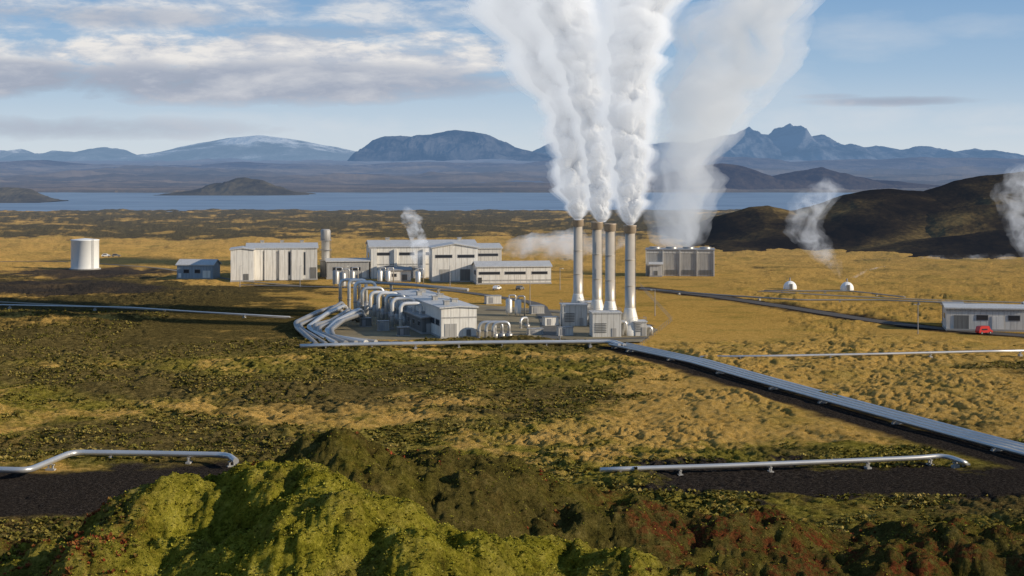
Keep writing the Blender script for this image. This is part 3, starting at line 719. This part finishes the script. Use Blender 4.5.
for a in((538,314,4,2.2,3,'cladmid','grey equipment cabinet in the yard'),(552,326,4,2.2,3,'cladwhite','pale equipment cabinet in the yard'),
  (494,304,5,2.4,3,'clad','grey equipment cabinet behind the long building'),(536,335,4,1.4,2,'cladmid','low grey equipment cabinet by the pipes'),(566,336,4,2.0,2,'clad','grey equipment cabinet by the silencer house'),
  (404,336,3,2.0,2,'claddark','dark equipment cabinet among the pipe loops'),(384,331,3,2.4,2,'cladmid','grey equipment cabinet among the pipe loops'),(366,327,3,2.2,2,'claddark','dark equipment cabinet among the pipe loops')): cabinet(*a)
def dome(u,v,label):
    x,y=G(u,v);e=thing('wellhead_dome',label,'wellhead dome',x,y,0,0,'white wellhead domes on the plain')
    prof=[(2.5,0)]+[(2.5*math.cos(a),.5+2.5*math.sin(a)) for a in np.linspace(0,1.45,8)]
    MB().lathe(0,0,prof,12).obj('shell',M['white'],e)
    MB().box(0,-2.35,0,1.1,.5,2).obj('door',M['claddark'],e)
    MB().cyl((0,0,2.5),(0,0,4.2),.25).obj('vent',M['galv'],e)
dome(790,289,'white faceted wellhead dome on golden grass');dome(847,290,'white faceted wellhead dome beside a steaming well')
lx,ly=G(560,344)
lp=thing('lamp_post','slim grey lamp post in the plant yard','lamp post',lx,ly,0,0,'lamp posts around the plant')
MB().cyl((0,0,0),(0,0,8),.13,.08,8).obj('pole',M['galv'],lp)
MB().box(.5,0,7.9,1.0,.08,.08).obj('arm',M['galv'],lp)
MB().box(1.1,0,7.8,.6,.25,.14).obj('lamp_head',M['lamp'],lp)
for u,v in((530,306),(450,287),(350,287),(300,287),(655,316),(918,334),(560,290),(610,292),(240,287)):
    a,b=G(u,v);dup(lp,a,b,random.uniform(0,6))
def car(u,v,rot,body,label,name='parked_car',van=False):
    x,y=G(u,v);e=thing(name,label,'van' if van else 'car',x,y,.08,rot)
    hh=2.1 if van else 1.55
    prof=[(-2.2,.35),(-2.25,.85),(-1.9,1.0 if not van else 1.9),(-1.5,hh),(.4 if not van else 1.0,hh),(1.15 if not van else 1.6,1.05),(2.15,.9),(2.25,.4)]
    P=[(a,-.88,b) for a,b in prof]+[(a,.88,b) for a,b in prof];n=len(prof)
    MB().poly(P,[list(range(n)),list(range(2*n-1,n-1,-1))]+[[i,i+n,(i+1)%n+n,(i+1)%n] for i in range(n)]).obj('body',M[body],e)
    q=MB()
    for s in(-1,1): q.box(-.5,s*.885,1.02,1.9,.03,.42)
    q.obj('window',M['glass'],e)
    for s in(-1,1):
        for a in(-1.4,1.4):
            w=MB().cyl((a,s*.95,.33),(a,s*.72,.33),.34,seg=16).obj('wheel',M['tyre'],e)
            MB().cyl((a,s*.97,.33),(a,s*.955,.33),.18,seg=12).obj('rim',M['galv'],w)
    for s in(-1,1): MB().box(2.22,s*.6,.65,.06,.3,.16).obj('headlight',M['lamp'],e)
car(984,334,.4,'red','red delivery van parked before the maintenance building','parked_van',True)
for u,v,r,b,l in((106,257,.1,'white','small white car parked on the far track'),(116,257,.2,'claddark','dark car parked on the far track'),(497,290,1.2,'white','white car parked by the office building'),(520,290,1.2,'claddark','dark car parked by the office building')): car(u,v,r,b,l)
fx=[G(640,347),G(672,322),G(640,287)]
e=thing('yard_fence','grey wire fence along the edge of the plant yard','fence',fx[0][0],fx[0][1])
w=MB()
for (ax,ay),(bx,by) in zip(fx[:-1],fx[1:]):
    L=math.hypot(bx-ax,by-ay);n=int(L/4)
    for k in range(n): MB().box(ax+(bx-ax)*k/n-fx[0][0],ay+(by-ay)*k/n-fx[0][1],0,.07,.07,1.6).obj('post',M['galv'],e)
    for z in(.5,1.4): w.cyl((ax-fx[0][0],ay-fx[0][1],z),(bx-fx[0][0],by-fx[0][1],z),.015,seg=5)
w.obj('wire',M['galv'],e)
print('build',time.time()-T0)

# ---------------------------------------------------------------- steam
m,t=newmat('steam_core')
d=t.n('ShaderNodeBsdfDiffuse',{'Color':(.60,.62,.65,1)});tr=t.n('ShaderNodeBsdfTranslucent',{'Color':(.68,.70,.75,1)})
t.out(t.n('ShaderNodeMixShader',{0:.25,1:d.outputs[0],2:tr.outputs[0]}).outputs[0]);core=m
def vol_mat(name,dens,em,scale,thr=.42,col=(.95,.96,1),ec=(.88,.92,1)):
    m,t=newmat(name)
    co=t.n('ShaderNodeTexCoord').outputs['Object']
    if scale:
        n=t.noise(co,scale,4,.6,.6)
        f=t.m('MULTIPLY',t.m('MULTIPLY',t.m('SUBTRACT',n,thr),4,clamp=True),dens)
    else: f=dens
    sc=t.n('ShaderNodeVolumeScatter',{'Color':(*col,1),'Density':f,'Anisotropy':.2})
    e=t.n('ShaderNodeEmission',{'Color':(*ec,1),'Strength':t.m('MULTIPLY',f,em) if scale else dens*em})  # steam glows by itself, standing in for light scattered many times inside
    a=t.n('ShaderNodeAddShader',{0:sc.outputs[0],1:e.outputs[0]})
    t.out(None,a.outputs[0]);return m
def tube(name,D,pts,mat,scale=1.0,cau=1.0,seed=0,seg=150,rings=460,yo=0,wobk=.28,big=.95,horiz=False):
    k=D/F
    P=np.array([((u-512)*k,D+yo,H-(v-170)*k) for u,v,r in pts]);Rr=np.array([r*k for u,v,r in pts])*scale
    Rr[0]=pts[0][2]*k*min(1,scale)
    tt=np.linspace(0,len(pts)-1,rings);idx=np.arange(len(pts))
    def ip(a):
        v=np.interp(tt,idx,a);kk=max(3,rings//len(pts)//2*2+1);h=kk//2;pad=np.pad(v,(h,h),'edge')
        pad[:h]=2*v[0]-v[1:h+1][::-1];pad[-h:]=2*v[-1]-v[-h-1:-1][::-1]
        return np.convolve(pad,np.ones(kk)/kk,'valid')
    C=np.stack([ip(P[:,i]) for i in range(3)],-1);R=np.maximum(ip(Rr),.3)
    ds=np.r_[0,np.linalg.norm(np.diff(C,axis=0),axis=1)];s=np.cumsum(ds/(R/scale))*1.1
    th=np.linspace(0,2*math.pi,seg,endpoint=False)
    S,TH=np.meshgrid(s,th,indexing='ij')
    p=np.stack([np.cos(TH),np.sin(TH),S],-1).reshape(-1,3)
    disp=big*(capf(cell3(p*.9,seed)*1.1)-.65)
    if cau>0:
        disp+=cau*(.45*(capf(cell3(p*2.0,seed+10)*1.1)-.6)+.16*(capf(cell3(p*4.6,seed+20)*1.1)-.6)+.04*(capf(cell3(p*11,seed+30))-.6))
    lo=fbm(p[:,2]*.5,p[:,0]*.7+p[:,1]*.3,3,seed+40);disp+=.35*lo
    rr=np.maximum((1+disp),.25).reshape(S.shape)*R[:,None]
    ends=np.minimum(1,np.arange(rings)/10)[:,None]
    grow=ss(4,40,np.arange(rings))[:,None]
    rr=(R[:,None]*(1-grow)+rr*grow)*(.6+.4*ends)
    en=np.minimum(1,(rings-1-np.arange(rings))/30.0)[:,None];rr=rr*np.sqrt(np.clip(en,0,1))
    Ru=R/scale
    wob=wobk*Ru*fbm(s*.7,s*0+seed,3,seed)*grow[:,0]
    base=C[0].copy()
    if horiz:
        X=C[:,0:1]+0*rr-base[0];Y=C[:,1:2]+1.5*rr*np.cos(TH)-base[1];Z=np.maximum(C[:,2:3]+wob[:,None]*.5+rr*np.sin(TH),.1)-base[2]
    else:
        X=C[:,0:1]+wob[:,None]+rr*np.cos(TH)-base[0];Y=C[:,1:2]+rr*np.sin(TH)-base[1];Z=C[:,2:3]+(disp.reshape(S.shape)*R[:,None]*.45*grow)-base[2]
    o=grid_obj(name,X,Y,Z,mat,wrap=True);o.location=base;return o
def plume(D,pts,label,seed,vd=.13,em=.42,core_s=.72):
    a=tube('steam_plume',D,pts,core,core_s,.85,seed)
    a['label']=label;a['category']='steam'
    for sc_,dd in((.95,vd*1.3),(1.12,vd*.9),(1.32,vd*.4)):
        v=tube('steam_veil',D,pts,vol_mat('veil',dd,em,0),sc_,1.0,seed,110,300)
        v.parent=a;v.location=(0,0,0)
    return a
plume(480,[(578,220,6),(577,207,11),(575,190,15),(575,168,18),(575,145,20),(573,118,23),(566,92,27),(555,62,32),(541,30,37),(526,-5,42),(512,-45,46),(500,-85,50)],'dense white steam plume billowing from a chimney and drifting sideways',101)
plume(466,[(602,222,7),(601,210,9),(600,196,11),(599,178,12),(597,155,14),(594,125,17),(588,95,19),(579,62,22),(568,28,24),(556,-10,26),(545,-50,28)],'narrow white steam plume merging with a larger one',131)
plume(433,[(630,225,6),(630,213,10),(630,196,13),(631,172,15),(629,145,17),(627,115,19),(630,82,21),(636,48,24),(644,10,28),(652,-35,31),(660,-80,34)],'dense white steam plume rising from the chimney with flared foot',151)
def wisp(D,pts,dens,em,scale,label,seed,thr=.42,cau=.4,inner=0,horiz=False,ec=(.88,.92,1)):
    o=tube('steam_plume',D,pts,vol_mat('wisp',dens,em,scale,thr,ec=ec),1.0,cau,seed,64,160,0,.28,.6,horiz);o['label']=label;o['category']='steam'
    if inner:
        v=tube('steam_veil',D,pts,vol_mat('wisp_heart',inner,em,scale,thr,ec=ec),.66,cau,seed,64,160,0,.28,.6,horiz);v.parent=o;v.location=(0,0,0)
    return o
wisp(690,[(678,249,26),(677,236,29),(677,212,31),(682,181,34),(693,145,39),(711,105,46),(734,60,53),(762,10,60),(790,-45,68)],.040,.27,.05,'broad grey steam cloud rising from the cooling tower',171,.34,.9,.075,ec=(.84,.90,1))
wisp(560,[(421,277,3),(420,262,7),(421,248,9),(417,232,9),(410,218,9),(406,206,6)],.20,.5,.28,'small white steam wisp over the plant pipes',181,.45,.8)
wisp(640,[(840,278,3),(833,266,9),(820,254,14),(806,240,18),(804,222,18),(816,206,20),(824,190,18),(826,176,10)],.03,.42,.16,'thin slanting steam wisp from a well on the plain',191,.42,.8,.055)
wisp(700,[(1034,268,6),(1026,248,12),(1022,228,15),(1018,205,18),(1016,185,22),(1024,165,18)],.03,.42,.16,'thin pale steam wisp before the dark hill',195,.42,.8,.04)
wisp(760,[(490,250,5),(515,247,9),(540,244,12),(570,243,13),(605,242,12),(640,240,6)],.035,.38,.09,'low steam drifting behind the power house',197,.40,.6,.03,True)
wisp(800,[(860,272,3),(890,269,6),(930,266,8),(975,263,8),(1030,258,6)],.03,.40,.12,'low steam drifting along the foot of the dark hill',198,.42,.6,0,True)
wisp(660,[(848,282,1.5),(856,276,3),(868,270,3.5),(885,266,2)],.12,.5,.3,'tiny steam puff drifting from a wellhead',199)
print('steam',time.time()-T0)

# ---------------------------------------------------------------- sky + sun
SUN_EL=math.radians(21);SUN_AZ=math.atan2(.95,-.30)
w=bpy.data.worlds.new('World');scene.world=w;w.use_nodes=True;w.node_tree.nodes.clear();t=NT(w.node_tree)
sky=t.n('ShaderNodeTexSky',sky_type='NISHITA',sun_disc=False,sun_elevation=SUN_EL,sun_rotation=SUN_AZ)
sky.air_density=1.0;sky.dust_density=.6;sky.ozone_density=2.0
dv=t.n('ShaderNodeTexCoord').outputs['Generated'];sp=t.n('ShaderNodeSeparateXYZ',{0:dv});X,Yd,Zd=sp.outputs
S=.10
def L(*c): return tuple(v/S for v in c)
grad=t.ramp(Zd,[(0,L(.70,.76,.81)),(.025,L(.56,.67,.79)),(.06,L(.35,.51,.71)),(.11,L(.20,.37,.62)),(.4,L(.09,.20,.40))])
skyc=t.mix(.88,sky.outputs[0],grad)
mp=t.n('ShaderNodeMapping',{'Vector':dv,'Scale':(1,1,3.2)}).outputs[0]
nz=t.noise(mp,9,9,.58,.3);nz2=t.noise(mp,30,8,.62,.2)
mp2=t.n('ShaderNodeMapping',{'Vector':dv,'Scale':(1,1,9)}).outputs[0]
nz3=t.noise(mp2,5,7,.6,.5)
shape=t.m('ADD',t.m('MULTIPLY',nz,.65),t.m('MULTIPLY',nz2,.35))
def bank(u,v,wu,wv,dens,soft=1.0,k=5.5):
    dx=t.m('DIVIDE',t.m('SUBTRACT',X,(u-512)/F),wu/F);dz=t.m('DIVIDE',t.m('SUBTRACT',Zd,(170-v)/F),wv/F)
    d=t.m('ADD',t.m('MULTIPLY',dx,dx),t.m('MULTIPLY',dz,dz))
    f=t.m('ADD',t.m('SUBTRACT',1.0,d),t.m('MULTIPLY',t.m('SUBTRACT',shape,.5),k))
    return t.m('MULTIPLY',t.m('MULTIPLY',f,soft,clamp=True),dens)
def mx(L_):
    a=L_[0]
    for b in L_[1:]: a=t.m('MAXIMUM',a,b)
    return a
white=mx([bank(90,18,200,30,.8,.9,8),bank(300,14,200,20,.75,.8,8),bank(250,60,280,28,1.0,1.6,6),bank(420,56,110,26,.95,1.4,6),bank(30,62,120,20,.9,1.2,6)])
grey=mx([bank(240,84,300,24,1.0,1.3,4.5),bank(130,22,140,12,.85,.8,6),bank(20,82,160,22,1.0,1.3,4.5),bank(310,34,110,9,.65,.7),bank(80,130,230,14,.85,.8,4.5),bank(430,84,100,17,.9,1.0,4.5),bank(888,103,90,6,.85,1.2,3.5),bank(825,98,35,3.5,.5,1,3)])
pale=mx([bank(250,132,360,20,.55,.6),bank(990,132,90,8,.6,.7),bank(900,118,180,16,.5,.6),bank(860,40,70,26,.35,.6),bank(960,30,60,14,.3,.6),bank(760,85,70,30,.35,.5)])
amb=t.m('MULTIPLY',t.ramp(nz3,[(.50,(0,0,0)),(.75,(1,1,1))]),t.ramp(Zd,[(.12,(0,0,0)),(.3,(.8,.8,.8))]))
cc=t.mix(pale,skyc,L(.68,.71,.75))
cc=t.mix(white,cc,t.ramp(nz2,[(.38,L(.50,.54,.62)),(.60,L(.82,.80,.78))]))
cc=t.mix(grey,cc,t.ramp(shape,[(.38,L(.30,.35,.44)),(.5,L(.38,.425,.52)),(.64,L(.58,.60,.65))]))
cc=t.mix(amb,cc,L(.42,.46,.52))
bg=t.n('ShaderNodeBackground',{'Color':cc,'Strength':S})
o=t.nt.nodes.new('ShaderNodeOutputWorld');t.nt.links.new(bg.outputs[0],o.inputs[0])
ld=bpy.data.lights.new('sun','SUN');ld.energy=5.0;ld.angle=math.radians(.5);ld.color=(1,.87,.68)
ld.energy=5.0
so=bpy.data.objects.new('sun',ld);link(so)
dirv=Vector((math.sin(SUN_AZ)*math.cos(SUN_EL),math.cos(SUN_AZ)*math.cos(SUN_EL),math.sin(SUN_EL)))
so.rotation_euler=dirv.to_track_quat('Z','Y').to_euler();so.location=(100,-50,150)
scene.view_settings.view_transform='Standard';scene.view_settings.look='None';scene.view_settings.exposure=0
cd=bpy.data.cameras.new('camera');cam=bpy.data.objects.new('camera',cd);link(cam)
cam.location=(0,0,H);cam.rotation_euler=(math.radians(90),0,0);cd.sensor_width=36;cd.lens=36*F/1024;cd.shift_y=-118/1024
cd.clip_end=60000;cd.clip_start=.5;scene.camera=cam
print('done',time.time()-T0)
